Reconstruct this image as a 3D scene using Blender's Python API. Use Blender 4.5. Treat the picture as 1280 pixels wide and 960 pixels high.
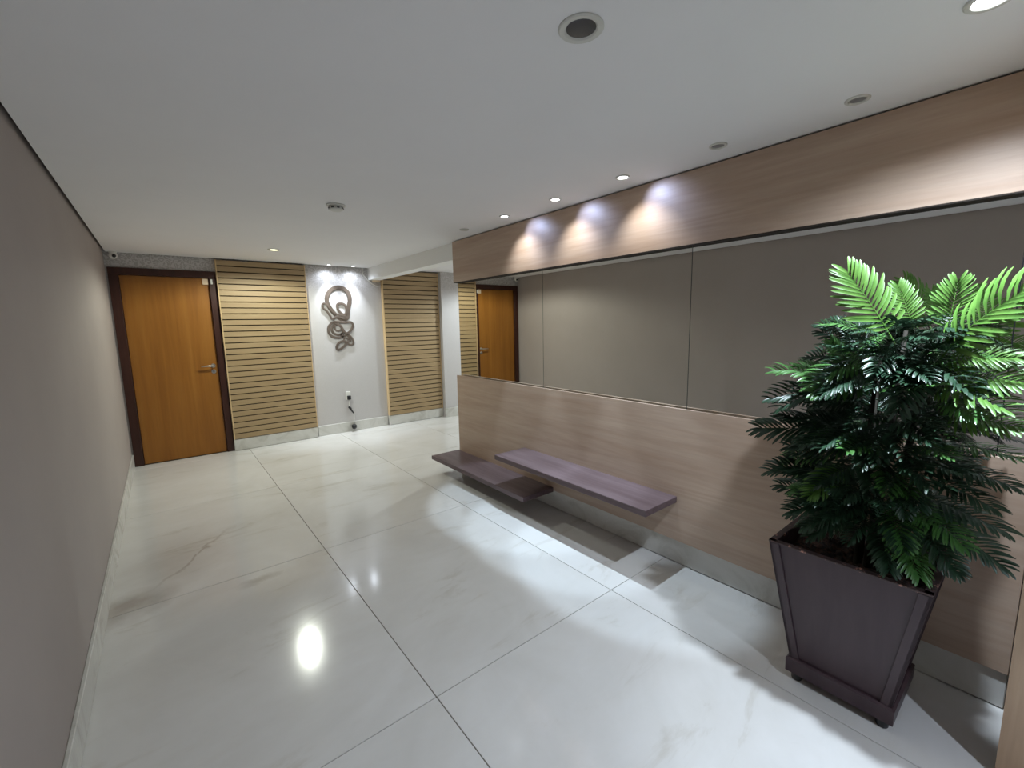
import bpy, bmesh, math, random
from mathutils import Vector, Matrix, Euler

# ------------------------------------------------------------------ reset
for _o in list(bpy.data.objects):
    bpy.data.objects.remove(_o, do_unlink=True)
SC = bpy.context.scene
COL = SC.collection

# ------------------------------------------------------------------ camera
CAM_LOC = Vector((0.3956, 0.0, 1.5545))
YAW, PITCH, ROLL = 0.6724, -0.1385, -0.0196
FPX = 545.95
cam_data = bpy.data.cameras.new('camera')
cam_data.sensor_fit = 'HORIZONTAL'
cam_data.sensor_width = 36.0
cam_data.lens = FPX / 1280.0 * 36.0
cam_data.clip_start = 0.02
cam = bpy.data.objects.new('camera', cam_data)
COL.objects.link(cam)
fw = Vector((math.sin(YAW) * math.cos(PITCH), math.cos(YAW) * math.cos(PITCH), math.sin(PITCH)))
rt = Vector((math.cos(YAW), -math.sin(YAW), 0))
up = rt.cross(fw)
r2 = math.cos(ROLL) * rt + math.sin(ROLL) * up
u2 = -math.sin(ROLL) * rt + math.cos(ROLL) * up
M = Matrix((r2, u2, -fw)).transposed().to_4x4()
M.translation = CAM_LOC
cam.matrix_world = M
SC.camera = cam

# ------------------------------------------------------------------ world, exposure
W = bpy.data.worlds.new('world')
SC.world = W
W.use_nodes = True
W.node_tree.nodes['Background'].inputs[0].default_value = (0.5, 0.55, 0.6, 1)
W.node_tree.nodes['Background'].inputs[1].default_value = 0.02
SC.view_settings.view_transform = 'Standard'
SC.view_settings.look = 'None'
SC.view_settings.gamma = 1.0
SC.view_settings.use_curve_mapping = False
SC.view_settings.exposure = 0.50
SC.cycles.use_denoising = True
SC.cycles.max_bounces = 12
SC.cycles.diffuse_bounces = 6
SC.cycles.glossy_bounces = 6
SC.cycles.sample_clamp_indirect = 2.0

# lamp powers (each lamp object builds its own light from these)
P_BEAM = 66.0       # narrow core of a mirror-wall spot
P_HALO = 11.0        # wide spill of a mirror-wall spot
P_NEAR = 44.0       # downlight over the plant, core of its beam
P_NEARW = 112.0       # and its wide spill
P_HALL = 76.0        # warm downlight by the door
P_ART = 50.0         # two small spots over the wall sculpture
P_FILL = 160.0        # added fill lamp, out of view behind the photographer
P_SIDE = 155.0        # downlight in the side passage, behind the mirror wall's end

# ------------------------------------------------------------------ node helpers
def mat(name, base=(0.5, 0.5, 0.5), rough=0.5, metal=0.0, spec=0.5):
    m = bpy.data.materials.new(name)
    m.use_nodes = True
    b = m.node_tree.nodes['Principled BSDF']
    b.inputs['Base Color'].default_value = (*base, 1)
    b.inputs['Roughness'].default_value = rough
    b.inputs['Metallic'].default_value = metal
    b.inputs['Specular IOR Level'].default_value = spec
    return m

def nd(m, kind, **kw):
    n = m.node_tree.nodes.new(kind)
    for k, v in kw.items():
        setattr(n, k, v)
    return n

def lk(m, a, b):
    m.node_tree.links.new(a, b)

def bsdf(m):
    return m.node_tree.nodes['Principled BSDF']

def coords(m, scale=(1, 1, 1), kind='Object', rand=False, rot=(0, 0, 0)):
    tc = nd(m, 'ShaderNodeTexCoord')
    mp = nd(m, 'ShaderNodeMapping')
    mp.inputs['Scale'].default_value = scale
    mp.inputs['Rotation'].default_value = rot
    lk(m, tc.outputs[kind], mp.inputs['Vector'])
    if rand:
        oi = nd(m, 'ShaderNodeObjectInfo')
        mu = nd(m, 'ShaderNodeVectorMath', operation='SCALE')
        mu.inputs[0].default_value = (37.0, 53.0, 71.0)
        lk(m, oi.outputs['Random'], mu.inputs['Scale'])
        lk(m, mu.outputs[0], mp.inputs['Location'])
    return mp.outputs[0]

def noise(m, vec, scale=5, detail=4, rough=0.55, dist=0.0):
    n = nd(m, 'ShaderNodeTexNoise')
    n.inputs['Scale'].default_value = scale
    n.inputs['Detail'].default_value = detail
    n.inputs['Roughness'].default_value = rough
    n.inputs['Distortion'].default_value = dist
    lk(m, vec, n.inputs['Vector'])
    return n.outputs['Fac']

def ramp(m, fac, stops):
    r = nd(m, 'ShaderNodeValToRGB')
    e = r.color_ramp.elements
    while len(e) < len(stops):
        e.new(0.5)
    for el, (p, c) in zip(e, stops):
        el.position = p
        el.color = (*c, 1) if len(c) == 3 else c
    lk(m, fac, r.inputs['Fac'])
    return r.outputs['Color']

def mixc(m, fac, a, b, mode='MIX'):
    n = nd(m, 'ShaderNodeMix', data_type='RGBA', blend_type=mode)
    if isinstance(fac, (int, float)):
        n.inputs[0].default_value = fac
    else:
        lk(m, fac, n.inputs[0])
    for i, s in ((6, a), (7, b)):
        if isinstance(s, tuple):
            n.inputs[i].default_value = (*s, 1)
        else:
            lk(m, s, n.inputs[i])
    return n.outputs[2]

def bump(m, height, strength=0.1, dist=0.01):
    b = nd(m, 'ShaderNodeBump')
    b.inputs['Strength'].default_value = strength
    b.inputs['Distance'].default_value = dist
    lk(m, height, b.inputs['Height'])
    lk(m, b.outputs[0], bsdf(m).inputs['Normal'])

def s2l(r, g, b):
    f = lambda c: (c / 255 / 12.92) if c <= 10 else ((c / 255 + 0.055) / 1.055) ** 2.4
    return (f(r), f(g), f(b))

# ------------------------------------------------------------------ materials
def wood(name, c_dark, c_mid, c_light, axis='Y', rough=0.45, fine=1.0, spec=0.4, rand=False):
    m = mat(name, c_mid, rough, spec=spec)
    st = {'X': (0.55, 9, 9), 'Y': (9, 0.55, 9), 'Z': (9, 9, 0.55)}[axis]
    v = coords(m, tuple(s * fine for s in st), rand=rand)
    n1 = noise(m, v, 1.6, 6, 0.6, 0.6)
    n2 = noise(m, v, 7.0, 3, 0.6, 0.2)
    c1 = ramp(m, n1, [(0.30, c_dark), (0.5, c_mid), (0.72, c_light)])
    c2 = ramp(m, n2, [(0.35, (0.94, 0.94, 0.94)), (0.65, (1.03, 1.03, 1.03))])
    lk(m, mixc(m, 1.0, c1, c2, 'MULTIPLY'), bsdf(m).inputs['Base Color'])
    bump(m, n2, 0.04, 0.004)
    return m

M_PANEL = wood('laminate_walnut', s2l(172, 147, 127), s2l(180, 157, 138), s2l(188, 167, 149), 'Y', 0.42)
M_COLUMN = wood('laminate_column', s2l(158, 130, 104), s2l(170, 144, 118), s2l(182, 158, 132), 'Z', 0.45)
M_SLAT = wood('oak_slat', s2l(157, 134, 99), s2l(163, 140, 105), s2l(169, 147, 112), 'X', 0.5, rand=True)
M_SLATEDGE = wood('oak_edge', s2l(196, 166, 120), s2l(210, 182, 138), s2l(220, 194, 152), 'Z', 0.5)
M_DOOR = wood('door_veneer', s2l(134, 84, 26), s2l(146, 94, 32), s2l(156, 104, 40), 'Z', 0.4, 0.7)
M_FRAME = wood('dark_frame', s2l(46, 22, 14), s2l(58, 29, 20), s2l(66, 36, 26), 'Z', 0.4)
M_BENCH = wood('dark_bench', s2l(86, 70, 72), s2l(99, 83, 86), s2l(112, 97, 100), 'Y', 0.40, 1.4)
M_POT = wood('pot_paint', s2l(61, 46, 51), s2l(65, 50, 55), s2l(69, 54, 58), 'Z', 0.38)
M_BACKING = mat('slat_backing', (0.02, 0.013, 0.008), 0.8)

# rim of the planter: paint chipped to pinkish raw wood
M_RIM = mat('chipped_rim', s2l(70, 50, 48), 0.6)
_v = coords(M_RIM, (30, 30, 30))
_f = noise(M_RIM, _v, 1.0, 5, 0.7)
lk(M_RIM, ramp(M_RIM, _f, [(0.58, s2l(62, 46, 46)), (0.64, s2l(190, 140, 122))]), bsdf(M_RIM).inputs['Base Color'])

# marble tiles
M_MARBLE = mat('marble_tile', (0.6, 0.59, 0.56), 0.14, spec=0.5)
_v = coords(M_MARBLE, (1, 1, 1), rand=True)
_n1 = noise(M_MARBLE, _v, 0.9, 5, 0.6, 1.2)
_v2 = coords(M_MARBLE, (1.2, 4.2, 1), rand=True, rot=(0, 0, 0.35))
_n2 = noise(M_MARBLE, _v2, 1.1, 7, 0.65, 1.0)
_c1 = ramp(M_MARBLE, _n1, [(0.3, s2l(206, 204, 200)), (0.7, s2l(221, 220, 218))])
_c2 = ramp(M_MARBLE, _n2, [(0.28, (0.80, 0.77, 0.72)), (0.42, (0.97, 0.965, 0.955)), (0.7, (1, 1, 1))])
_c3 = mixc(M_MARBLE, 1.0, _c1, _c2, 'MULTIPLY')
# damp stain by the left wall and the brown vein that runs from it
_geo = nd(M_MARBLE, 'ShaderNodeNewGeometry')
_wob = nd(M_MARBLE, 'ShaderNodeTexNoise')
_wob.inputs['Scale'].default_value = 7.0
_wob.inputs['Detail'].default_value = 5.0
lk(M_MARBLE, _geo.outputs['Position'], _wob.inputs['Vector'])
_wp = nd(M_MARBLE, 'ShaderNodeVectorMath', operation='MULTIPLY_ADD')
_wp.inputs[1].default_value = (0.22, 0.22, 0.0)
lk(M_MARBLE, _wob.outputs['Color'], _wp.inputs[0])
lk(M_MARBLE, _geo.outputs['Position'], _wp.inputs[2])
def blotch(cx, cy, sx, sy, rot, strength):
    off = nd(M_MARBLE, 'ShaderNodeMapping', vector_type='TEXTURE')
    off.inputs['Location'].default_value = (cx + 0.11, cy + 0.11, 0)
    off.inputs['Rotation'].default_value = (0, 0, rot)
    off.inputs['Scale'].default_value = (sx, sy, 1000.0)
    lk(M_MARBLE, _wp.outputs[0], off.inputs['Vector'])
    ln = nd(M_MARBLE, 'ShaderNodeVectorMath', operation='LENGTH')
    lk(M_MARBLE, off.outputs[0], ln.inputs[0])
    mr = nd(M_MARBLE, 'ShaderNodeMapRange')
    mr.inputs['From Min'].default_value = 1.0
    mr.inputs['From Max'].default_value = 0.1
    mr.inputs['To Max'].default_value = strength
    lk(M_MARBLE, ln.outputs['Value'], mr.inputs['Value'])
    return mr.outputs[0]
for _b in ((0.10, 3.16, 0.26, 0.20, 0.3, 0.55), (0.30, 3.70, 0.35, 0.5, 0.0, 0.22), (0.45, 3.62, 0.50, 0.022, 0.95, 0.42), (0.72, 2.98, 0.16, 0.05, 0.1, 0.35)):
    _c3 = mixc(M_MARBLE, blotch(*_b), _c3, s2l(120, 100, 78))
lk(M_MARBLE, _c3, bsdf(M_MARBLE).inputs['Base Color'])
_r = nd(M_MARBLE, 'ShaderNodeMapRange')
_r.inputs['To Min'].default_value = 0.09
_r.inputs['To Max'].default_value = 0.16
lk(M_MARBLE, _n1, _r.inputs['Value'])
lk(M_MARBLE, _r.outputs[0], bsdf(M_MARBLE).inputs['Roughness'])

M_GROUT = mat('grout', s2l(120, 112, 100), 0.9)
M_BASE = mat('marble_base', (0.6, 0.6, 0.57), 0.25)
_v = coords(M_BASE, (1.5, 1.5, 1.5), rand=True)
lk(M_BASE, ramp(M_BASE, noise(M_BASE, _v, 2.0, 6, 0.65, 1.5), [(0.28, s2l(178, 176, 168)), (0.5, s2l(205, 204, 198)), (0.75, s2l(214, 213, 209))]), bsdf(M_BASE).inputs['Base Color'])

def paint(name, c, var=0.04, rough=0.75, scale=2.0):
    m = mat(name, c, rough, spec=0.25)
    v = coords(m)
    n = noise(m, v, scale, 5, 0.6)
    lo = tuple(x * (1 - var) for x in c)
    hi = tuple(min(1, x * (1 + var)) for x in c)
    lk(m, ramp(m, n, [(0.3, lo), (0.7, hi)]), bsdf(m).inputs['Base Color'])
    bump(m, noise(m, v, 160, 2, 0.5), 0.08, 0.002)
    return m

M_CEIL = paint('ceiling_paint', s2l(232, 232, 233), 0.012, 0.85)
M_WALL = paint('taupe_wallpaper', s2l(164, 155, 150), 0.03, 0.7)
M_WHITE = paint('white_beam_paint', s2l(236, 237, 235), 0.01, 0.8)
M_DARKVOID = mat('void', (0.05, 0.05, 0.05), 0.9)

# silver wallpaper with scrolled floral print
M_DAMASK = mat('floral_wallpaper', (0.5, 0.5, 0.5), 0.5)
_v = coords(M_DAMASK, (1, 1, 1))
_vo = nd(M_DAMASK, 'ShaderNodeTexVoronoi', feature='DISTANCE_TO_EDGE')
_vo.inputs['Scale'].default_value = 17
_wn = nd(M_DAMASK, 'ShaderNodeTexNoise')
_wn.inputs['Scale'].default_value = 14
lk(M_DAMASK, _v, _wn.inputs['Vector'])
_ad = nd(M_DAMASK, 'ShaderNodeVectorMath', operation='MULTIPLY_ADD')
_ad.inputs[1].default_value = (0.10, 0.10, 0.10)
lk(M_DAMASK, _wn.outputs['Color'], _ad.inputs[0])
lk(M_DAMASK, _v, _ad.inputs[2])
lk(M_DAMASK, _ad.outputs[0], _vo.inputs['Vector'])
_pat = ramp(M_DAMASK, _vo.outputs['Distance'], [(0.05, (0, 0, 0)), (0.12, (1, 1, 1)), (0.22, (1, 1, 1)), (0.30, (0, 0, 0))])
# the print is a border along the top of the wall
_sx = nd(M_DAMASK, 'ShaderNodeSeparateXYZ')
lk(M_DAMASK, _v, _sx.inputs[0])
_bd = nd(M_DAMASK, 'ShaderNodeMapRange')
_bd.inputs['From Min'].default_value = 2.02
_bd.inputs['From Max'].default_value = 2.30
_bd.inputs['To Min'].default_value = 0.08
_bd.inputs['To Max'].default_value = 1.0
lk(M_DAMASK, _sx.outputs['Z'], _bd.inputs['Value'])
_mm = nd(M_DAMASK, 'ShaderNodeMath', operation='MULTIPLY')
lk(M_DAMASK, _pat, _mm.inputs[0])
lk(M_DAMASK, _bd.outputs[0], _mm.inputs[1])
lk(M_DAMASK, mixc(M_DAMASK, _mm.outputs[0], s2l(192, 189, 188), s2l(164, 161, 157)), bsdf(M_DAMASK).inputs['Base Color'])

M_MIRROR = mat('mirror_glass', (0.80, 0.80, 0.77), 0.0, 1.0)
M_MEDGE = mat('mirror_edge', (0.06, 0.09, 0.08), 0.3)
M_STEEL = mat('brushed_steel', (0.62, 0.6, 0.56), 0.28, 1.0)
M_PLASTIC = mat('white_plastic', s2l(225, 224, 218), 0.4)
M_CREAM = mat('cream_plastic', s2l(222, 200, 170), 0.45)
M_GREYGLASS = mat('unlit_lens', s2l(70, 70, 72), 0.25)
M_UNLIT = mat('unlit_spot', s2l(128, 128, 128), 0.3)
M_TRIM = mat('lamp_trim', s2l(205, 205, 198), 0.4)
M_BLACK = mat('black_plastic', (0.012, 0.012, 0.014), 0.35)
M_ART = mat('bronze_lacquer', s2l(110, 98, 86), 0.5, 0.0)
_v = coords(M_ART, (6, 6, 6))
lk(M_ART, ramp(M_ART, noise(M_ART, _v, 2, 4, 0.6), [(0.3, s2l(78, 67, 58)), (0.7, s2l(98, 86, 76))]), bsdf(M_ART).inputs['Base Color'])
M_SOIL = mat('soil', (0.03, 0.018, 0.012), 0.95)
_v = coords(M_SOIL, (40, 40, 40))
lk(M_SOIL, ramp(M_SOIL, noise(M_SOIL, _v, 1, 4, 0.7), [(0.45, (0.012, 0.008, 0.006)), (0.65, (0.10, 0.045, 0.03))]), bsdf(M_SOIL).inputs['Base Color'])

def leafmat(name, c0, c1, rough=0.35):
    m = mat(name, c0, rough, spec=0.5)
    v = coords(m, (12, 12, 12), rand=True)
    n = noise(m, v, 1.0, 3, 0.6)
    lk(m, ramp(m, n, [(0.3, c0), (0.7, c1)]), bsdf(m).inputs['Base Color'])
    return m
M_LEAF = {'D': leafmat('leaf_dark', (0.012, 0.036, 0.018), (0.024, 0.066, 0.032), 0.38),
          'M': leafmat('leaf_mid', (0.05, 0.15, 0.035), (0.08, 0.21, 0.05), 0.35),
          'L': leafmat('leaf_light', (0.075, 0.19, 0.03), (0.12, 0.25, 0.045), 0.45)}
M_STEM = mat('stem', (0.018, 0.014, 0.008), 0.85)

def emit(name, c, s):
    m = bpy.data.materials.new(name)
    m.use_nodes = True
    b = m.node_tree.nodes['Principled BSDF']
    b.inputs['Base Color'].default_value = (0.8, 0.8, 0.8, 1)
    b.inputs['Emission Color'].default_value = (*c, 1)
    b.inputs['Emission Strength'].default_value = s
    return m
M_LIT = emit('lit_lens_cool', (0.93, 0.97, 1.0), 9.0)
M_LITWARM = emit('lit_lens_warm', (1.0, 0.98, 0.62), 3.2)

# ------------------------------------------------------------------ mesh helpers
def new_obj(name, me, m, parent=None, loc=(0, 0, 0), smooth=False):
    o = bpy.data.objects.new(name, me)
    if m is not None and len(me.materials) == 0:
        me.materials.append(m)
    COL.objects.link(o)
    loc = Vector(loc)
    if parent is not None:
        o.parent = parent
        loc = loc - PW[parent.name]
        PW[o.name] = loc + PW[parent.name]
    else:
        PW[o.name] = loc
    o.location = loc
    if smooth:
        for p in me.polygons:
            p.use_smooth = True
    return o

PW = {}   # world position of every object built

def tag(o, label=None, cat=None, group=None, kind=None):
    if label: o['label'] = label
    if cat: o['category'] = cat
    if group: o['group'] = group
    if kind: o['kind'] = kind
    return o

def empty(name, loc, label=None, cat=None, group=None, kind=None):
    o = bpy.data.objects.new(name, None)
    o.empty_display_size = 0.05
    COL.objects.link(o)
    o.location = loc
    PW[o.name] = Vector(loc)
    return tag(o, label, cat, group, kind)

def bm_mesh(bm, name):
    bmesh.ops.recalc_face_normals(bm, faces=bm.faces)
    me = bpy.data.meshes.new(name)
    bm.to_mesh(me)
    bm.free()
    return me

def add_box(bm, lo, hi, bev=0.0, seg=1):
    lo, hi = Vector(lo), Vector(hi)
    r = bmesh.ops.create_cube(bm, size=1.0)
    vs = r['verts']
    c, s = (lo + hi) / 2, hi - lo
    for v in vs:
        v.co = Vector((v.co.x * s.x, v.co.y * s.y, v.co.z * s.z)) + c
    if bev > 0:
        es = list({e for v in vs for e in v.link_edges})
        bmesh.ops.bevel(bm, geom=es, offset=bev, segments=seg, affect='EDGES', profile=0.5)

def box(name, lo, hi, m, parent=None, bev=0.0, seg=1):
    lo, hi = Vector(lo), Vector(hi)
    c = (lo + hi) / 2
    bm = bmesh.new()
    add_box(bm, lo - c, hi - c, bev, seg)
    return new_obj(name, bm_mesh(bm, name), m, parent, c)

def wbox(name, boxes, m, parent=None, bev=0.0):
    """several boxes that are one piece, in world coordinates (object origin at 0)"""
    bm = bmesh.new()
    for lo, hi in boxes:
        add_box(bm, lo, hi, bev)
    return new_obj(name, bm_mesh(bm, name), m, parent)

def lathe(name, prof, m, parent=None, loc=(0, 0, 0), n=32, axis='Z', closed=False, smooth=True):
    bm = bmesh.new()
    rows = []
    for r, z in prof:
        if r < 1e-6:
            rows.append([bm.verts.new((0, 0, z))])
        else:
            rows.append([bm.verts.new((r * math.cos(2 * math.pi * k / n), r * math.sin(2 * math.pi * k / n), z)) for k in range(n)])
    pairs = list(zip(rows[:-1], rows[1:])) + ([(rows[-1], rows[0])] if closed else [])
    for a, b in pairs:
        for k in range(n):
            q = [a[k % len(a)], a[(k + 1) % len(a)], b[(k + 1) % len(b)], b[k % len(b)]]
            u = []
            for x in q:
                if x not in u: u.append(x)
            if len(u) >= 3:
                try: bm.faces.new(u)
                except ValueError: pass
    if axis == 'Y':      # profile z runs towards -Y (out of the back wall)
        bmesh.ops.rotate(bm, verts=bm.verts, matrix=Matrix.Rotation(math.pi / 2, 3, 'X'))
    o = new_obj(name, bm_mesh(bm, name), m, parent, loc)
    if smooth:
        for p in o.data.polygons: p.use_smooth = True
        try: o.data.set_sharp_from_angle(angle=math.radians(35))
        except Exception: pass
    return o

def tube(name, pts, rad, m, parent=None, n=8, loc=None):
    pts = [Vector(p) for p in pts]
    if loc is None: loc = pts[0]
    loc = Vector(loc)
    rads = rad if isinstance(rad, (list, tuple)) else [rad] * len(pts)
    bm = bmesh.new()
    rows = []
    ref = None
    for i, p in enumerate(pts):
        t = (pts[min(i + 1, len(pts) - 1)] - pts[max(i - 1, 0)]).normalized()
        if ref is None:
            ref = t.orthogonal().normalized()
        ref = (ref - t * ref.dot(t)).normalized()
        s = t.cross(ref)
        rows.append([bm.verts.new(p - loc + rads[i] * (math.cos(2 * math.pi * k / n) * ref + math.sin(2 * math.pi * k / n) * s)) for k in range(n)])
    for a, b in zip(rows[:-1], rows[1:]):
        for k in range(n):
            bm.faces.new((a[k], a[(k + 1) % n], b[(k + 1) % n], b[k]))
    bm.faces.new(rows[0]); bm.faces.new(rows[-1])
    return new_obj(name, bm_mesh(bm, name), m, parent, loc, smooth=True)

def spot_light(name, loc, target, power, cone, blend, color, radius, parent, oval=1.0):
    ld = bpy.data.lights.new(name, 'SPOT')
    ld.energy = power
    ld.spot_size = math.radians(cone)
    ld.spot_blend = blend
    ld.color = color
    ld.shadow_soft_size = radius
    o = bpy.data.objects.new(name, ld)
    COL.objects.link(o)
    z = (Vector(loc) - Vector(target)).normalized()
    x = Vector((0, 1, 0)).cross(z).normalized()
    o.rotation_euler = Matrix((x, z.cross(x), z)).transposed().to_euler()
    o.scale = (oval, 1, 1)
    o.parent = parent
    o.location = Vector(loc) - PW[parent.name]
    return o

# ------------------------------------------------------------------ room dimensions
H = 2.4           # ceiling
YB = 6.516        # back wall face
YF = -2.2         # wall behind the camera
XM = 2.882        # mirror face
XP = 2.836        # laminate face
XR = 6.2          # far side of the side passage
YE = 4.012        # end of the mirror wall
XC = 2.45         # face of the laminate return beside the photographer
TOP = 2.52

# ------------------------------------------------------------------ structure
floor = wbox('floor', [((-0.1, YF - 0.1, -0.08), (XR + 0.1, YB + 0.1, -0.004))], M_GROUT)
tag(floor, kind='structure')
xe = [0.0, 1.15, 2.30, 3.45, 4.60, 5.75, XR]
ye = [YF, -0.10, 1.50, 3.10, 4.70, 6.30, YB]
tile_cache = {}
g = 0.0018
for i in range(len(xe) - 1):
    for j in range(len(ye) - 1):
        x0, x1, y0, y1 = xe[i] + g, xe[i + 1] - g, ye[j] + g, ye[j + 1] - g
        if x0 > 3.0 and y1 < 3.9:
            continue
        key = (round(x1 - x0, 3), round(y1 - y0, 3))
        if key not in tile_cache:
            bm = bmesh.new()
            add_box(bm, (-(x1 - x0) / 2, -(y1 - y0) / 2, -0.018), ((x1 - x0) / 2, (y1 - y0) / 2, 0), 0.0012)
            tile_cache[key] = bm_mesh(bm, 'floor_tile')
        new_obj('tile', tile_cache[key], M_MARBLE, floor, ((x0 + x1) / 2, (y0 + y1) / 2, 0))

ceiling = wbox('ceiling', [((0.022, YF, H), (XR, YB - 0.02, H + 0.02))], M_CEIL)
tag(ceiling, kind='structure')
slab = wbox('ceiling_slab', [((-0.1, YF - 0.1, TOP), (XR + 0.1, YB + 0.1, TOP + 0.05))], M_DARKVOID)
tag(slab, kind='structure')
tag(wbox('wall_left', [((-0.1, YF - 0.1, -0.004), (0, YB + 0.1, TOP))], M_WALL), kind='structure')
tag(wbox('wall_front', [((0, YF - 0.1, -0.004), (XR, YF, TOP))], M_WALL), kind='structure')
# back wall with the door opening
DX0, DX1, DZ = 0.10, 0.918, 2.165
tag(wbox('wall_back', [((0, YB, -0.004), (DX0 - 0.06, YB + 0.1, TOP)),
                       ((DX0 - 0.06, YB, DZ + 0.05), (DX1 + 0.06, YB + 0.1, TOP)),
                       ((DX1 + 0.06, YB, -0.004), (XR, YB + 0.1, TOP))], M_DAMASK), kind='structure')
tag(wbox('wall_pillar', [((4.035, 6.38, -0.004), (XR, YB, TOP))], M_DAMASK), kind='structure')
tag(wbox('wall_right', [((XM + 0.006, 0.0, -0.004), (3.05, YE - 0.01, TOP))], M_WHITE), kind='structure')
tag(wbox('wall_beam', [((XM + 0.006, YE - 0.01, 2.228), (3.05, YB, TOP))], M_WHITE), kind='structure')
tag(wbox('wall_passage', [((3.05, YE - 0.15, -0.004), (XR, YE - 0.05, TOP)),
                          ((XR, YE - 0.15, -0.004), (XR + 0.1, YB, TOP))], M_WALL), kind='structure')
tag(wbox('wall_return', [((XC, YF, -0.004), (3.05, 0.0, TOP))], M_COLUMN), kind='structure')

# laminate cladding of the mirror wall
tag(box('trim_1', (XP, 0.002, 0.158), (XP + 0.015, YE, 1.0137), M_PANEL, bev=0.0012),
    'wood laminate panel under the mirror behind the benches', kind='structure')
tag(box('trim_2', (XP, 0.002, 1.984), (XP + 0.015, YE, 2.391), M_PANEL, bev=0.0012),
    'wood laminate fascia above the mirror', kind='structure')
# battens holding the cladding off the wall, and a dark strip under the fascia
tag(wbox('trim_3', [((XP + 0.015, 0.002, 2.042), (XM + 0.006, YE - 0.012, 2.37)),
                    ((XP + 0.015, 0.002, 1.992), (XM - 0.001, YE - 0.012, 2.042)),
                    ((XP + 0.0005, 0.002, 1.979), (XM - 0.001, YE - 0.001, 1.984)),
                    ((XP + 0.015, 0.002, 0.17), (XM + 0.006, YE - 0.012, 0.95))], M_BACKING), kind='structure')

# baseboards
def baseb(name, lo, hi):
    return tag(box(name, lo, hi, M_BASE, bev=0.003), kind='structure')
baseb('baseboard_left', (0, YF, 0), (0.016, YB - 0.012, 0.145))
baseb('baseboard_right', (XP + 0.012, 0.002, 0.004), (XM + 0.006, YE - 0.012, 0.155))
baseb('baseboard_back', (2.02, YB - 0.02, 0), (3.06, YB, 0.145))
baseb('baseboard_slat_near', (0.993, YB - 0.058, 0.004), (2.004, YB, 0.15))
baseb('baseboard_slat_far', (3.074, YB - 0.058, 0.004), (4.03, YB, 0.15))
baseb('baseboard_pillar', (4.022, 6.362, 0), (XR, 6.38, 0.15))
baseb('baseboard_front', (0.016, YF, 0), (XC, YF + 0.016, 0.145))

# ------------------------------------------------------------------ door
door = empty('door_1', (0.5, YB, 0), 'honey brown wooden door in dark frame', None, None, 'structure')
fr = empty('frame', (0.5, YB, 0)); fr.parent = door; fr.location = (0, 0, 0)
PW[fr.name] = PW[door.name]
box('jamb', (0.016, YB - 0.022, 0), (DX0, YB + 0.09, DZ), M_FRAME, fr, 0.003)
box('jamb', (DX1, YB - 0.022, 0), (0.992, YB + 0.09, DZ), M_FRAME, fr, 0.003)
box('lintel', (0.016, YB - 0.022, DZ), (0.992, YB + 0.09, 2.243), M_FRAME, fr, 0.003)
leaf = box('leaf', (DX0 + 0.003, YB + 0.012, 0.006), (DX1 - 0.003, YB + 0.047, DZ - 0.003), M_DOOR, door, 0.002)
hx, hy = 0.868, YB + 0.012
lathe('handle_rose', [(0, 0.010), (0.022, 0.010), (0.026, 0.006), (0.026, -0.001), (0, -0.001)], M_STEEL, leaf, (hx, hy, 1.105), 24, 'Y')
tube('lever', [(hx, hy - 0.006, 1.105), (hx, hy - 0.040, 1.105), (hx - 0.012, hy - 0.050, 1.105), (hx - 0.06, hy - 0.052, 1.105), (hx - 0.125, hy - 0.050, 1.104)],
     [0.010, 0.010, 0.011, 0.009, 0.008], M_STEEL, leaf, 10)
lathe('key_rose', [(0, 0.008), (0.010, 0.008), (0.011, 0.010), (0.022, 0.009), (0.026, 0.005), (0.026, -0.001), (0, -0.001)], M_STEEL, leaf, (hx, hy, 1.033), 24, 'Y')
box('key_cylinder', (hx - 0.006, hy - 0.013, 1.018), (hx + 0.006, hy - 0.006, 1.046), M_BLACK, leaf, 0.002)
box('sensor_magnet', (0.850, hy - 0.022, 2.085), (0.918 - 0.008, hy, 2.155), M_CREAM, leaf, 0.004, 2)
box('sensor_contact', (0.932, YB - 0.040, 2.090), (0.952, YB - 0.021, 2.150), M_PLASTIC, fr, 0.003)

# ------------------------------------------------------------------ slatted wall panels
def slat_panel(x0, x1, label):
    root = empty('slatted_wall_panel', ((x0 + x1) / 2, YB, 0.15), label, 'wall panel', 'slatted oak wall panels')
    box('backing', (x0 + 0.006, YB - 0.045, 0.152), (x1 - 0.006, YB, 2.383), M_BACKING, root)
    n = 31
    pitch = (2.385 - 0.15) / n
    bm = bmesh.new()
    add_box(bm, (-(x1 - x0) / 2 + 0.004, -0.011, -(pitch - 0.012) / 2), ((x1 - x0) / 2 - 0.004, 0.011, (pitch - 0.012) / 2), 0.0015)
    me = bm_mesh(bm, 'slat')
    for k in range(n):
        new_obj('slat', me, M_SLAT, root, ((x0 + x1) / 2, YB - 0.054, 0.15 + pitch * (k + 0.5)))
    box('edge_board', (x0 - 0.008, YB - 0.066, 0.152), (x0 + 0.004, YB, 2.385), M_SLATEDGE, root, 0.001)
    box('edge_board', (x1 - 0.004, YB - 0.066, 0.152), (x1 + 0.004, YB, 2.385), M_SLATEDGE, root, 0.001)
    return root
slat_panel(1.003, 2.0, 'slatted oak wall panel between the door and the wall sculpture')
slat_panel(3.082, 4.022, 'slatted oak wall panel under the white beam in the passage')

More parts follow.
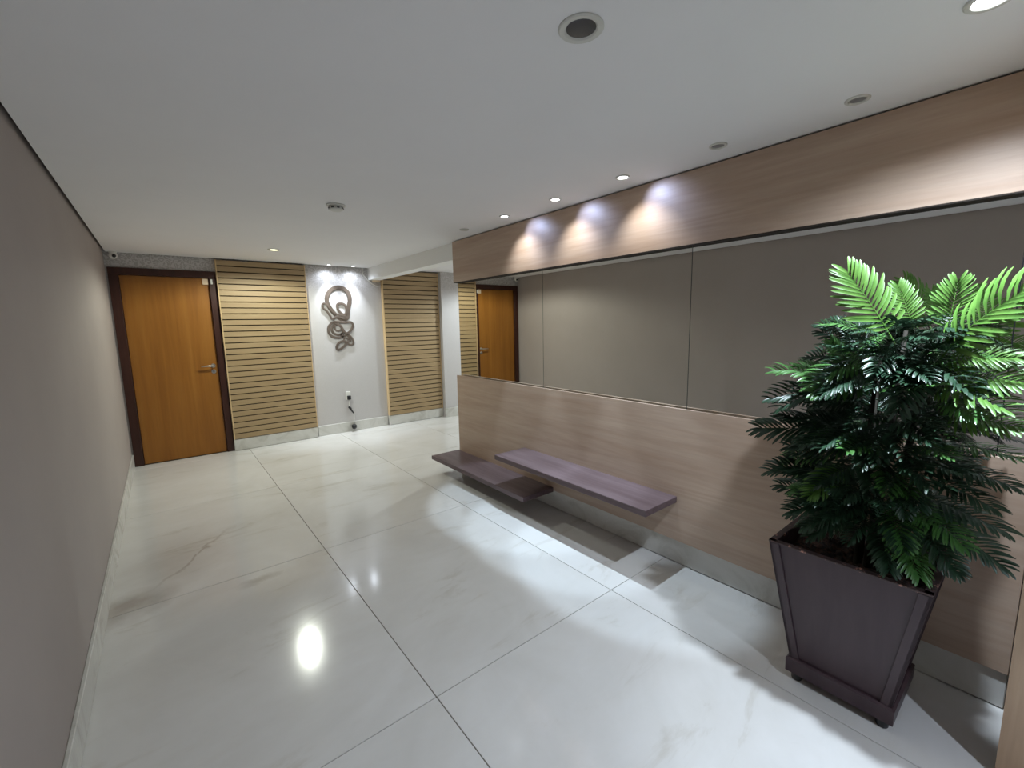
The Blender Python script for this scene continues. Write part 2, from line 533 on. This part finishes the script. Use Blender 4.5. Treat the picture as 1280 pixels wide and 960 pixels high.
# ------------------------------------------------------------------ mirror
mir = empty('wall_mirror', (XM, 2.0, 0.99), 'long frameless wall mirror in several panes between wood laminate panels', 'mirror')
box('backing', (XM + 0.004, 0.004, 0.96), (XM + 0.006, YE - 0.012, 2.04), M_BLACK, mir)
my = [0.004, 0.112, 1.398, 2.694, YE - 0.012]
for a, b in zip(my[:-1], my[1:]):
    p = box('mirror_pane', (XM, a + 0.002, 0.96), (XM + 0.004, b - 0.002, 2.04), M_MIRROR, mir)
    p.data.materials.append(M_MEDGE)
    for f in p.data.polygons:
        f.material_index = 0 if f.normal.x < -0.9 else 1

# ------------------------------------------------------------------ floating benches
def bench(lo, hi, label):
    b = box('floating_bench', lo, hi, M_BENCH, None, 0.003, 2)
    return tag(b, label, 'bench', 'floating wall benches')
bench((2.503, 1.417, 0.412), (XP, 2.905, 0.452), 'upper dark wooden floating bench, nearer the planter')
bench((2.503, 2.535, 0.146), (XP, 4.035, 0.186), 'lower dark wooden floating bench just above the floor')

# ------------------------------------------------------------------ wall sculpture
RINGS = {
    'A': [(2.443, 2.107), (2.525, 2.087), (2.581, 2.03), (2.598, 1.945), (2.577, 1.859), (2.558, 1.788), (2.55, 1.717), (2.524, 1.667), (2.473, 1.653), (2.413, 1.689), (2.355, 1.752), (2.302, 1.829), (2.275, 1.912), (2.288, 2.001), (2.351, 2.076)],
    'B': [(2.457, 1.883), (2.512, 1.866), (2.537, 1.813), (2.529, 1.745), (2.492, 1.724), (2.445, 1.757), (2.414, 1.809), (2.414, 1.865)],
    'C': [(2.208, 1.862), (2.242, 1.881), (2.274, 1.856), (2.317, 1.794), (2.388, 1.731), (2.484, 1.703), (2.518, 1.688), (2.482, 1.671), (2.406, 1.696), (2.328, 1.661), (2.303, 1.704), (2.261, 1.773), (2.217, 1.812)],
    'D': [(2.338, 1.612), (2.283, 1.571), (2.264, 1.508), (2.281, 1.444), (2.336, 1.404), (2.412, 1.393), (2.463, 1.417), (2.451, 1.446), (2.394, 1.437), (2.334, 1.461), (2.31, 1.514), (2.334, 1.563), (2.378, 1.597)],
    'E': [(2.405, 1.59), (2.445, 1.561), (2.439, 1.511), (2.398, 1.491), (2.361, 1.513), (2.359, 1.562)],
    'F': [(2.352, 1.622), (2.421, 1.618), (2.506, 1.61), (2.578, 1.616), (2.614, 1.579), (2.597, 1.522), (2.553, 1.472), (2.509, 1.456), (2.476, 1.489), (2.451, 1.539), (2.405, 1.583)],
    'G': [(2.467, 1.474), (2.506, 1.452), (2.492, 1.416), (2.456, 1.406), (2.433, 1.433)],
    'H': [(2.509, 1.452), (2.563, 1.414), (2.6, 1.354), (2.599, 1.296), (2.547, 1.287), (2.514, 1.322), (2.558, 1.341), (2.55, 1.385)],
    'I': [(2.458, 1.345), (2.493, 1.33), (2.483, 1.287), (2.437, 1.246), (2.379, 1.22), (2.36, 1.257), (2.377, 1.299), (2.415, 1.33)],
    'J': [(2.497, 1.387), (2.528, 1.364), (2.515, 1.336), (2.479, 1.337), (2.471, 1.367)],
}
WID = {'A': 0.046, 'B': 0.027, 'C': 0.022, 'D': 0.027, 'E': 0.018, 'F': 0.026, 'G': 0.018, 'H': 0.021, 'I': 0.027, 'J': 0.016}
sculpt = empty('wall_sculpture', (2.43, YB, 1.65), 'bronze wall sculpture of interlocking loops on pale wall', 'sculpture')
def catmull(pts, n=6):
    out = []
    N = len(pts)
    for i in range(N):
        p0, p1, p2, p3 = (Vector(pts[(i + k - 1) % N]) for k in range(4))
        for s in range(n):
            t = s / n
            out.append(0.5 * ((2 * p1) + (p2 - p0) * t + (2 * p0 - 5 * p1 + 4 * p2 - p3) * t * t + (3 * p1 - p0 - 3 * p2 + p3) * t ** 3))
    return out
for q, (k, pts) in enumerate(RINGS.items()):
    cv = catmull(pts)
    N = len(cv)
    w = WID[k] * 0.62
    yb = YB - 0.001 - 0.0025 * (q % 3)
    d = 0.010
    bm = bmesh.new()
    rows = []
    for i, p in enumerate(cv):
        t = (cv[(i + 1) % N] - cv[i - 1]).normalized()
        nn = Vector((-t.y, t.x))
        sec = [(-w, 0), (-w, -d * 0.88), (-w * 0.86, -d), (w * 0.86, -d), (w, -d * 0.88), (w, 0)]
        rows.append([bm.verts.new((p.x + nn.x * a - 2.43, yb + b - YB, p.y + nn.y * a - 1.65)) for a, b in sec])
    for i in range(N):
        a, b = rows[i], rows[(i + 1) % N]
        for j in range(6):
            bm.faces.new((a[j], a[(j + 1) % 6], b[(j + 1) % 6], b[j]))
    new_obj('loop', bm_mesh(bm, 'loop'), M_ART, sculpt, (2.43, YB, 1.65))

# ------------------------------------------------------------------ small wall and ceiling fittings
out = empty('wall_outlet', (2.475, YB, 0.54), 'white wall outlet with black plug below the sculpture', 'outlet')
box('plate', (2.440, YB - 0.010, 0.475), (2.512, YB, 0.600), M_PLASTIC, out, 0.004, 2)
box('plug', (2.455, YB - 0.042, 0.480), (2.505, YB - 0.008, 0.540), M_BLACK, out, 0.006, 2)
cord = empty('power_cord', (2.49, YB - 0.03, 0.02), 'thin white cord with black connectors hanging below the outlet', 'cord')
tube('cable', [(2.482, YB - 0.030, 0.482), (2.480, YB - 0.028, 0.44), (2.472, YB - 0.02, 0.40), (2.490, YB - 0.02, 0.36), (2.512, YB - 0.028, 0.30), (2.535, YB - 0.034, 0.24), (2.530, YB - 0.036, 0.18), (2.517, YB - 0.036, 0.11)], 0.004, M_PLASTIC, cord, 6)
tube('connector', [(2.470, YB - 0.024, 0.375), (2.490, YB - 0.024, 0.345), (2.500, YB - 0.026, 0.32), (2.530, YB - 0.028, 0.27)], [0.016, 0.019, 0.012, 0.010], M_BLACK, cord, 10)
lathe('round_connector', [(0, 0.040), (0.02, 0.036), (0.034, 0.020), (0.036, 0.0), (0.030, -0.022), (0.016, -0.034), (0, -0.036)], M_BLACK, cord, (2.515, YB - 0.060, 0.072), 20)
tube('cord_tail', [(2.515, YB - 0.06, 0.04), (2.512, YB - 0.066, 0.014), (2.49, YB - 0.075, 0.006), (2.47, YB - 0.07, 0.006)], 0.005, M_STEEL, cord, 6)

jb = empty('junction_box', (2.99, YB - 0.03, 2.21), 'small cream junction box with loose wire under the beam end', 'junction box')
box('housing', (2.945, YB - 0.07, 2.200), (3.045, YB, 2.228), M_CREAM, jb, 0.004)
tube('loose_wire', [(2.82, YB - 0.02, 2.398), (2.80, YB - 0.02, 2.36), (2.81, YB - 0.02, 2.30), (2.86, YB - 0.03, 2.235), (2.92, YB - 0.04, 2.175), (3.0, YB - 0.045, 2.135), (3.06, YB - 0.05, 2.15)], 0.0045, M_PLASTIC, jb, 6)

cc = empty('security_camera', (0.085, YB - 0.07, H), 'small white security camera in the corner above the door', 'camera')
lathe('mount', [(0, 0), (0.034, 0), (0.036, -0.012), (0.03, -0.018), (0, -0.018)], M_PLASTIC, cc, (0.085, YB - 0.07, H), 24)
bm = bmesh.new(); bmesh.ops.create_uvsphere(bm, u_segments=24, v_segments=14, radius=0.036)
new_obj('ball', bm_mesh(bm, 'ball'), M_PLASTIC, cc, (0.085, YB - 0.07, H - 0.042), smooth=True)
bm = bmesh.new(); bmesh.ops.create_uvsphere(bm, u_segments=20, v_segments=10, radius=0.019)
new_obj('lens', bm_mesh(bm, 'lens'), M_BLACK, cc, (0.092, YB - 0.095, H - 0.048), smooth=True)

sm = empty('smoke_detector', (1.449, 3.27, H), 'white round smoke detector in the middle of the ceiling', 'smoke detector')
lathe('base', [(0, 0), (0.064, 0), (0.064, -0.008), (0.056, -0.012), (0, -0.012)], M_TRIM, sm, (1.449, 3.27, H), 32)
lathe('chamber', [(0.044, -0.012), (0.050, -0.020), (0.046, -0.034), (0.030, -0.042), (0, -0.043)], M_TRIM, sm, (1.449, 3.27, H), 32)
for k in range(8):
    a = k * math.pi / 4
    c = Vector((1.449 + 0.047 * math.cos(a), 3.27 + 0.047 * math.sin(a), H - 0.024))
    b = box('vent', c - Vector((0.005, 0.009, 0.004)), c + Vector((0.005, 0.009, 0.004)), M_BLACK, sm)
    b.rotation_euler.z = a

# ------------------------------------------------------------------ lamps
def lamp_body(name, x, y, r, lens_m, label, group, tilt=None):
    root = empty(name, (x, y, H), label, 'ceiling light', group)
    lathe('trim_ring', [(r, 0.0), (r, -0.004), (r * 0.94, -0.007), (r * 0.74, -0.006), (r * 0.66, -0.001), (r * 0.66, 0.0)], M_TRIM, root, (x, y, H), 36)
    lathe('lens', [(0, -0.0035), (r * 0.55, -0.0035), (r * 0.66, -0.0015)], lens_m, root, (x, y, H), 32)
    return root

# spots in a row along the mirror wall: three burn, three are off
ROW = [(0.589, 0), (1.143, 0), (1.714, 1), (2.284, 1), (2.862, 1), (3.456, 0)]
ONL = {1.714: 'lit spotlight by the mirror wall, nearest of the three lit ones',
       2.284: 'lit spotlight by the mirror wall, middle of the three lit ones',
       2.862: 'lit spotlight by the mirror wall, farthest of the three lit ones',
       0.589: 'unlit spotlight by the wood fascia, nearest above the planter',
       1.143: 'unlit spotlight beside the nearest lit spotlight of the row',
       3.456: 'unlit spotlight at the far end of the row'}
for y, on in ROW:
    x = 2.63
    root = lamp_body('ceiling_spotlight', x, y, 0.042, M_LIT if on else M_UNLIT, ONL[y], 'spotlights along the mirror wall')
    if on:
        # oval core thrown onto the floor, wider spill washing the fascia
        spot_light('spot_beam', (x, y, H - 0.012), (2.55, y - 0.08, 0), P_BEAM, 42, 0.32, (0.66, 0.83, 1.0), 0.012, root, 0.74)
        spot_light('spot_halo', (x, y, H - 0.012), (XP, y - 0.03, 1.90), P_HALO, 90, 1.0, (0.94, 0.97, 1.0), 0.015, root)
        spot_light('spot_fringe', (x, y, H - 0.012), (XP, y - 0.15, 2.24), P_HALO * 0.50, 72, 1.0, (0.50, 0.62, 1.0), 0.015, root)

root = lamp_body('ceiling_downlight', 2.245, 0.205, 0.055, M_LIT, 'bright lit downlight in the ceiling above the plant', 'ceiling downlights')
spot_light('downlight_beam', (2.245, 0.205, H - 0.012), (2.245, 0.205, 0), P_NEAR, 46, 0.6, (0.74, 0.88, 1.0), 0.02, root)
spot_light('downlight_spill', (2.245, 0.205, H - 0.012), (2.245, 0.205, 0), P_NEARW, 150, 0.8, (0.75, 0.86, 1.0), 0.03, root)
root = lamp_body('ceiling_downlight', 1.440, 0.957, 0.066, M_GREYGLASS, 'large unlit round downlight in the near ceiling', 'ceiling downlights')
root = lamp_body('ceiling_downlight', 1.455, 5.464, 0.060, M_LITWARM, 'lit warm downlight in the ceiling near the door', 'ceiling downlights')
spot_light('downlight_beam', (1.455, 5.464, H - 0.012), (1.455, 5.464, 0), P_HALL, 165, 0.3, (0.95, 1.0, 0.88), 0.025, root)
for x, lab in ((2.297, 'small lit spot over the wall sculpture, beside the near slatted panel'),
               (2.628, 'small lit spot over the wall sculpture, beside the beam')):
    root = lamp_body('ceiling_spotlight', x, 6.375, 0.036, M_LIT, lab, 'spots over the sculpture')
    spot_light('spot_beam', (x, 6.375, H - 0.012), (x, 6.50, 0), P_ART, 62, 1.0, (0.84, 0.92, 1.0), 0.012, root)
    spot_light('spot_spill', (x, 6.375, H - 0.012), (x, 6.40, 0), P_ART * 0.11, 150, 0.8, (0.80, 0.88, 1.0), 0.012, root)
root = lamp_body('ceiling_downlight', 5.35, 5.25, 0.060, M_LIT, 'lit downlight in the side passage behind the mirror wall', 'ceiling downlights')
spot_light('downlight_beam', (5.35, 5.25, H - 0.012), (5.35, 5.25, 0), P_SIDE, 165, 0.3, (0.88, 0.98, 1.0), 0.04, root)
# fill lamp added to raise the ambient level, unseen behind the photographer
root = lamp_body('ceiling_downlight', 1.440, -1.25, 0.066, M_LITWARM, 'added fill light, unseen in the hall behind the photographer', 'ceiling downlights')
spot_light('downlight_beam', (1.440, -1.25, H - 0.012), (1.44, -1.25, 0), P_FILL, 110, 0.8, (0.72, 0.83, 1.0), 0.04, root)

# ------------------------------------------------------------------ planter
PX, PY = 2.552, 0.432
pot = empty('planter', (PX, PY, 0), 'tall tapered dark brown wooden planter with chipped rim', 'planter')
ZB, ZT = 0.085, 0.632
HB, HT = 0.168, 0.252
def hw(z):                 # half width of the tapered body at height z
    return HB + (HT - HB) * (z - ZB) / (ZT - ZB)
def side_pt(k, u, z, off):
    """point on side k at lateral fraction u (-1..1), height z, moved out by off"""
    h = hw(z)
    p = Vector((u * h, -(h + off), z))
    return Matrix.Rotation(k * math.pi / 2, 3, 'Z') @ p
def slab_on_side(name, k, u0b, u1b, u0t, u1t, z0, z1, o0, o1, m):
    bm = bmesh.new()
    vs = []
    for off in (o0, o1):
        for (u, z) in ((u0b, z0), (u1b, z0), (u1t, z1), (u0t, z1)):
            vs.append(bm.verts.new(side_pt(k, u, z, off)))
    for f in ((0, 1, 2, 3), (7, 6, 5, 4), (0, 4, 5, 1), (1, 5, 6, 2), (2, 6, 7, 3), (3, 7, 4, 0)):
        bm.faces.new([vs[i] for i in f])
    bmesh.ops.recalc_face_normals(bm, faces=bm.faces)
    bmesh.ops.bevel(bm, geom=list(bm.edges), offset=0.0015, segments=1, affect='EDGES')
    return new_obj(name, bm_mesh(bm, name), m, pot, (PX, PY, 0))
for k in range(4):
    slab_on_side('side_panel', k, -0.98, 0.98, -0.98, 0.98, ZB, ZT - 0.004, -0.026, -0.009, M_POT)
    ub, ut = 1 - 0.036 / HB, 1 - 0.036 / HT
    slab_on_side('stile', k, -1.0, -ub, -1.0, -ut, ZB, ZT - 0.004, -0.012, 0.0, M_POT)
    slab_on_side('stile', k, ub, 1.0, ut, 1.0, ZB, ZT - 0.004, -0.012, 0.0, M_POT)
    slab_on_side('rim_strip', k, -0.995, 0.995, -0.998, 0.998, ZT - 0.004, ZT + 0.004, -0.026, 0.001, M_RIM)
# plinth: a square tray around the foot of the body
bm = bmesh.new()
pl = [(-1, -1), (1, -1), (1, 1), (-1, 1)]
rows = []
for h, z in ((HB + 0.006, 0.036), (HB + 0.012, 0.040), (HB + 0.013, 0.098), (HB + 0.005, 0.106), (HB - 0.02, 0.106), (HB - 0.02, 0.036)):
    rows.append([bm.verts.new((sx * h, sy * h, z)) for sx, sy in pl])
for a, b in zip(rows, rows[1:] + rows[:1]):
    for i in range(4):
        bm.faces.new((a[i], a[(i + 1) % 4], b[(i + 1) % 4], b[i]))
new_obj('plinth', bm_mesh(bm, 'plinth'), M_POT, pot, (PX, PY, 0))
box('bottom_board', (PX - HB + 0.02, PY - HB + 0.02, 0.036), (PX + HB - 0.02, PY + HB - 0.02, 0.056), M_POT, pot)
for sx in (-1, 1):
    for sy in (-1, 1):
        lathe('foot', [(0, 0), (0.018, 0), (0.02, 0.004), (0.022, 0.036), (0, 0.036)], M_BLACK, pot, (PX + sx * 0.145, PY + sy * 0.145, 0), 14)
# soil: a lumpy bed inside
random.seed(5)
bm = bmesh.new()
N = 22
zs = 0.575
hs = hw(zs) - 0.028
gv = [[bm.verts.new(((i / N * 2 - 1) * hs, (j / N * 2 - 1) * hs, zs + random.uniform(-0.012, 0.014))) for j in range(N + 1)] for i in range(N + 1)]
for i in range(N):
    for j in range(N):
        bm.faces.new((gv[i][j], gv[i + 1][j], gv[i + 1][j + 1], gv[i][j + 1]))
tag(new_obj('soil', bm_mesh(bm, 'soil'), M_SOIL, pot, (PX, PY, 0)), kind='stuff')

# ------------------------------------------------------------------ palm plant
plant = empty('artificial_palm', (PX, PY, zs), 'bushy green palm with feathery fronds in the dark planter', 'plant')
random.seed(11)

def frond_mesh(name, droop, pairs=15, ll=0.36, lw=0.044, twist=0.0, seed=0):
    """unit-length frond along +X, upper side +Z"""
    rnd = random.Random(seed)
    bm = bmesh.new()
    def mid(t):
        return Vector((t * (1 - 0.12 * droop * t), 0, 0.10 * droop * math.sin(math.pi * t * 0.9) - 0.30 * droop * t * t))
    # rachis
    prev = None
    for i in range(11):
        t = i / 10
        p = mid(t)
        w = 0.011 * (1 - 0.75 * t)
        row = [bm.verts.new(p + Vector((0, -w, 0))), bm.verts.new(p + Vector((0, 0, w))), bm.verts.new(p + Vector((0, w, 0))), bm.verts.new(p + Vector((0, 0, -w)))]
        if prev:
            for j in range(4):
                bm.faces.new((prev[j], prev[(j + 1) % 4], row[(j + 1) % 4], row[j]))
        prev = row
    for k in range(pairs):
        t = 0.20 + 0.79 * k / (pairs - 1)
        base = mid(t)
        env = math.sin(math.pi * min(1, 0.22 + 0.70 * (t - 0.20) / 0.79)) ** 0.7
        ang = math.radians(66 - 42 * (t - 0.2) / 0.8)
        for s in (-1, 1):
            L = ll * (0.35 + 0.65 * env) * rnd.uniform(0.9, 1.08)
            a = ang + rnd.uniform(-0.08, 0.08)
            d = Vector((math.cos(a), s * math.sin(a), 0))
            side = Vector((-d.y, d.x, 0)) * s
            lift = 0.30 + rnd.uniform(-0.1, 0.1)
            secs = []
            for f, wf in ((0, 0.35), (0.3, 0.9), (0.65, 1.0), (0.9, 0.72), (1.0, 0.18)):
                p = base + d * (L * f) + Vector((0, 0, L * (lift * f - 0.42 * f * f)))
                w = lw * 0.5 * wf
                secs.append((bm.verts.new(p - side * w + Vector((0, 0, w * 0.35))), bm.verts.new(p), bm.verts.new(p + side * w + Vector((0, 0, w * 0.35)))))
            for A, B in zip(secs[:-1], secs[1:]):
                bm.faces.new((A[0], A[1], B[1], B[0]))
                bm.faces.new((A[1], A[2], B[2], B[1]))
    me = bpy.data.meshes.new(name)
    bm.to_mesh(me); bm.free()
    for p in me.polygons: p.use_smooth = True
    return me

VAR = {}
for kind in 'DML':
    VAR[kind] = [frond_mesh('frond_%s%d' % (kind, i), d, seed=i + 1, ll=0.38 if kind == 'L' else 0.36) for i, d in enumerate((0.25, 0.6, 0.95))]
    for me in VAR[kind]:
        me.materials.append(M_LEAF[kind])

FRONDS = [
    ((2.48, 0.392, 1.481), (2.42, 0.53, 1.732), 'L'), ((2.55, 0.345, 1.523), (2.555, 0.40, 1.672), 'L'),
    ((2.46, 0.242, 1.497), (2.48, 0.231, 1.673), 'L'), ((2.4, 0.225, 1.425), (2.34, 0.03, 1.655), 'L'),
    ((2.42, 0.386, 1.489), (2.33, 0.235, 1.533), 'D'), ((2.5, 0.443, 1.419), (2.52, 0.568, 1.535), 'D'),
    ((2.48, 0.481, 1.326), (2.44, 0.568, 1.465), 'M'), ((2.5, 0.508, 1.284), (2.42, 0.754, 1.323), 'M'),
    ((2.5, 0.504, 1.226), (2.4, 0.752, 1.201), 'D'), ((2.42, 0.407, 1.323), (2.28, 0.548, 1.248), 'D'),
    ((2.38, 0.348, 1.374), (2.2, 0.38, 1.306), 'D'), ((2.36, 0.325, 1.391), (2.2, 0.238, 1.347), 'D'),
    ((2.52, 0.526, 1.088), (2.44, 0.819, 1.066), 'D'), ((2.48, 0.486, 1.038), (2.38, 0.6, 1.164), 'D'),
    ((2.52, 0.515, 0.939), (2.46, 0.763, 0.871), 'D'), ((2.42, 0.477, 0.955), (2.3, 0.555, 0.859), 'L'),
    ((2.38, 0.396, 0.986), (2.22, 0.348, 0.957), 'D'), ((2.55, 0.487, 0.819), (2.5, 0.734, 0.809), 'D'),
    ((2.5, 0.448, 0.811), (2.42, 0.659, 0.729), 'D'), ((2.44, 0.421, 0.804), (2.34, 0.53, 0.703), 'D'),
    ((2.4, 0.375, 0.8), (2.3, 0.418, 0.722), 'D'), ((2.36, 0.329, 1.181), (2.2, 0.222, 1.15), 'D'),
    ((2.4, 0.351, 1.083), (2.2, 0.392, 1.029), 'D'), ((2.4, 0.233, 1.407), (2.34, 0.068, 1.424), 'L'),
    ((2.4, 0.229, 1.354), (2.28, 0.038, 1.358), 'L'), ((2.38, 0.231, 1.303), (2.22, 0.068, 1.271), 'L'),
    ((2.38, 0.206, 1.226), (2.25, 0.025, 1.228), 'L'), ((2.36, 0.217, 1.28), (2.18, 0.127, 1.245), 'M'),
    ((2.42, 0.191, 1.113), (2.35, 0.025, 1.114), 'M'), ((2.42, 0.206, 1.054), (2.36, 0.033, 1.031), 'D'),
    ((2.4, 0.218, 0.999), (2.32, 0.064, 0.961), 'D'), ((2.42, 0.255, 0.926), (2.34, 0.04, 0.892), 'D'),
    ((2.4, 0.248, 0.875), (2.28, 0.116, 0.825), 'M'), ((2.46, 0.233, 0.832), (2.42, 0.037, 0.748), 'D'),
    ((2.38, 0.273, 0.96), (2.22, 0.143, 1.014), 'D'), ((2.4, 0.244, 0.817), (2.32, 0.129, 0.723), 'D'),
    ((2.4, 0.314, 1.43), (2.25, 0.313, 1.229), 'D'), ((2.46, 0.284, 1.455), (2.5, 0.157, 1.483), 'D'),
    ((2.44, 0.343, 1.455), (2.4, 0.302, 1.538), 'D'), ((2.5, 0.421, 1.45), (2.6, 0.542, 1.41), 'D'),
    ((2.6, 0.47, 1.152), (2.62, 0.699, 1.039), 'D'), ((2.62, 0.442, 0.883), (2.66, 0.666, 0.811), 'D'),
    ((2.6, 0.485, 1.347), (2.66, 0.701, 1.364), 'D'), ((2.36, 0.314, 0.983), (2.26, 0.267, 0.882), 'D'),
    ((2.38, 0.356, 1.202), (2.22, 0.429, 1.158), 'D'), ((2.36, 0.261, 1.11), (2.2, 0.167, 1.113), 'M'),
]
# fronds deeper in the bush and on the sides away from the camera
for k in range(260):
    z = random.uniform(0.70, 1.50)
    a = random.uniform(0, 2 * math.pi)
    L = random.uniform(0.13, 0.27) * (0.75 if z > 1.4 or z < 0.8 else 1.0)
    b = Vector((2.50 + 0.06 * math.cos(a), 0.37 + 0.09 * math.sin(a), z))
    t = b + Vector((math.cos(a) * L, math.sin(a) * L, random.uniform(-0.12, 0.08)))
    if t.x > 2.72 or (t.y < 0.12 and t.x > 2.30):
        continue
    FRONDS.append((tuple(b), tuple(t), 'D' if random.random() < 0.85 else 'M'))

def place_frond(b, t, kind):
    b, t = Vector(b), Vector(t)
    if t.x < 2.30: t.x = 2.30 - (2.30 - t.x) * 0.45
    t = b + (t - b) * 0.92
    d = t - b
    # root the stalk 15 % further back so the leaflets fill the span asked for
    b = b - d * 0.12
    d = t - b
    L = d.length
    me = random.choice(VAR[kind])
    droop = {0: 0.25, 1: 0.6, 2: 0.95}[VAR[kind].index(me)]
    x = d.normalized()
    upv = Vector((-0.45, 0.0, 1.0)) if kind != 'L' else Vector((-0.75, -0.1, 0.8))
    upv = upv + Vector((random.uniform(-.3, .3), random.uniform(-.3, .3), 0))
    z = (upv - x * upv.dot(x))
    if z.length < 0.05: z = x.orthogonal()
    z.normalize()
    y = z.cross(x)
    # the drooping tip of the unit frond is at (1-.12d, -.3d+..): tilt the base so the tip meets t
    tipx, tipz = 1 - 0.12 * droop, 0.10 * droop * math.sin(math.pi * 0.9) - 0.30 * droop
    al = math.atan2(-tipz, tipx)
    sc = L / math.hypot(tipx, tipz)
    R = Matrix((x, y, z)).transposed() @ Matrix.Rotation(-al, 3, 'Y')
    # keep every leaflet clear of the walls and of the planter's rim
    co = VCO[me.name]
    for _ in range(14):
        mw = Matrix.Translation(b) @ R.to_4x4() @ Matrix.Scale(sc, 4)
        wall = rim = False
        for v in co:
            p = mw @ v
            if p.x > XP - 0.006 or (p.x > XC - 0.01 and p.y < 0.01):
                wall = True
                break
            m_ = max(abs(p.x - PX), abs(p.y - PY))
            if p.z < ZT + 0.01 and 0.18 < m_ < 0.27:
                rim = True
        if wall: sc *= 0.88
        elif rim: b = b + Vector((0, 0, 0.02))
        else: break
    else:
        return None
    o = bpy.data.objects.new('frond', me)
    COL.objects.link(o)
    o.parent = plant
    o.matrix_local = Matrix.Translation(b - PW[plant.name]) @ R.to_4x4() @ Matrix.Scale(sc, 4)
    return o
VCO = {me.name: [v.co.copy() for v in me.vertices] for kk in VAR.values() for me in kk}
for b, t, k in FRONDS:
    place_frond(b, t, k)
for k, (dx, dy, h) in enumerate(((0, 0, 1.50), (-0.05, 0.05, 1.32), (0.04, 0.06, 1.40), (-0.04, -0.06, 1.42), (0.05, -0.04, 1.25), (-0.07, 0.0, 1.10))):
    tube('stem', [(PX - 0.04 + dx * 0.6, PY - 0.04 + dy * 0.6, zs - 0.02), (PX - 0.05 + dx, PY - 0.06 + dy, 0.95), (2.49 + dx * 1.2, 0.35 + dy * 1.2, h)], [0.014, 0.011, 0.006], M_STEM, plant, 8)
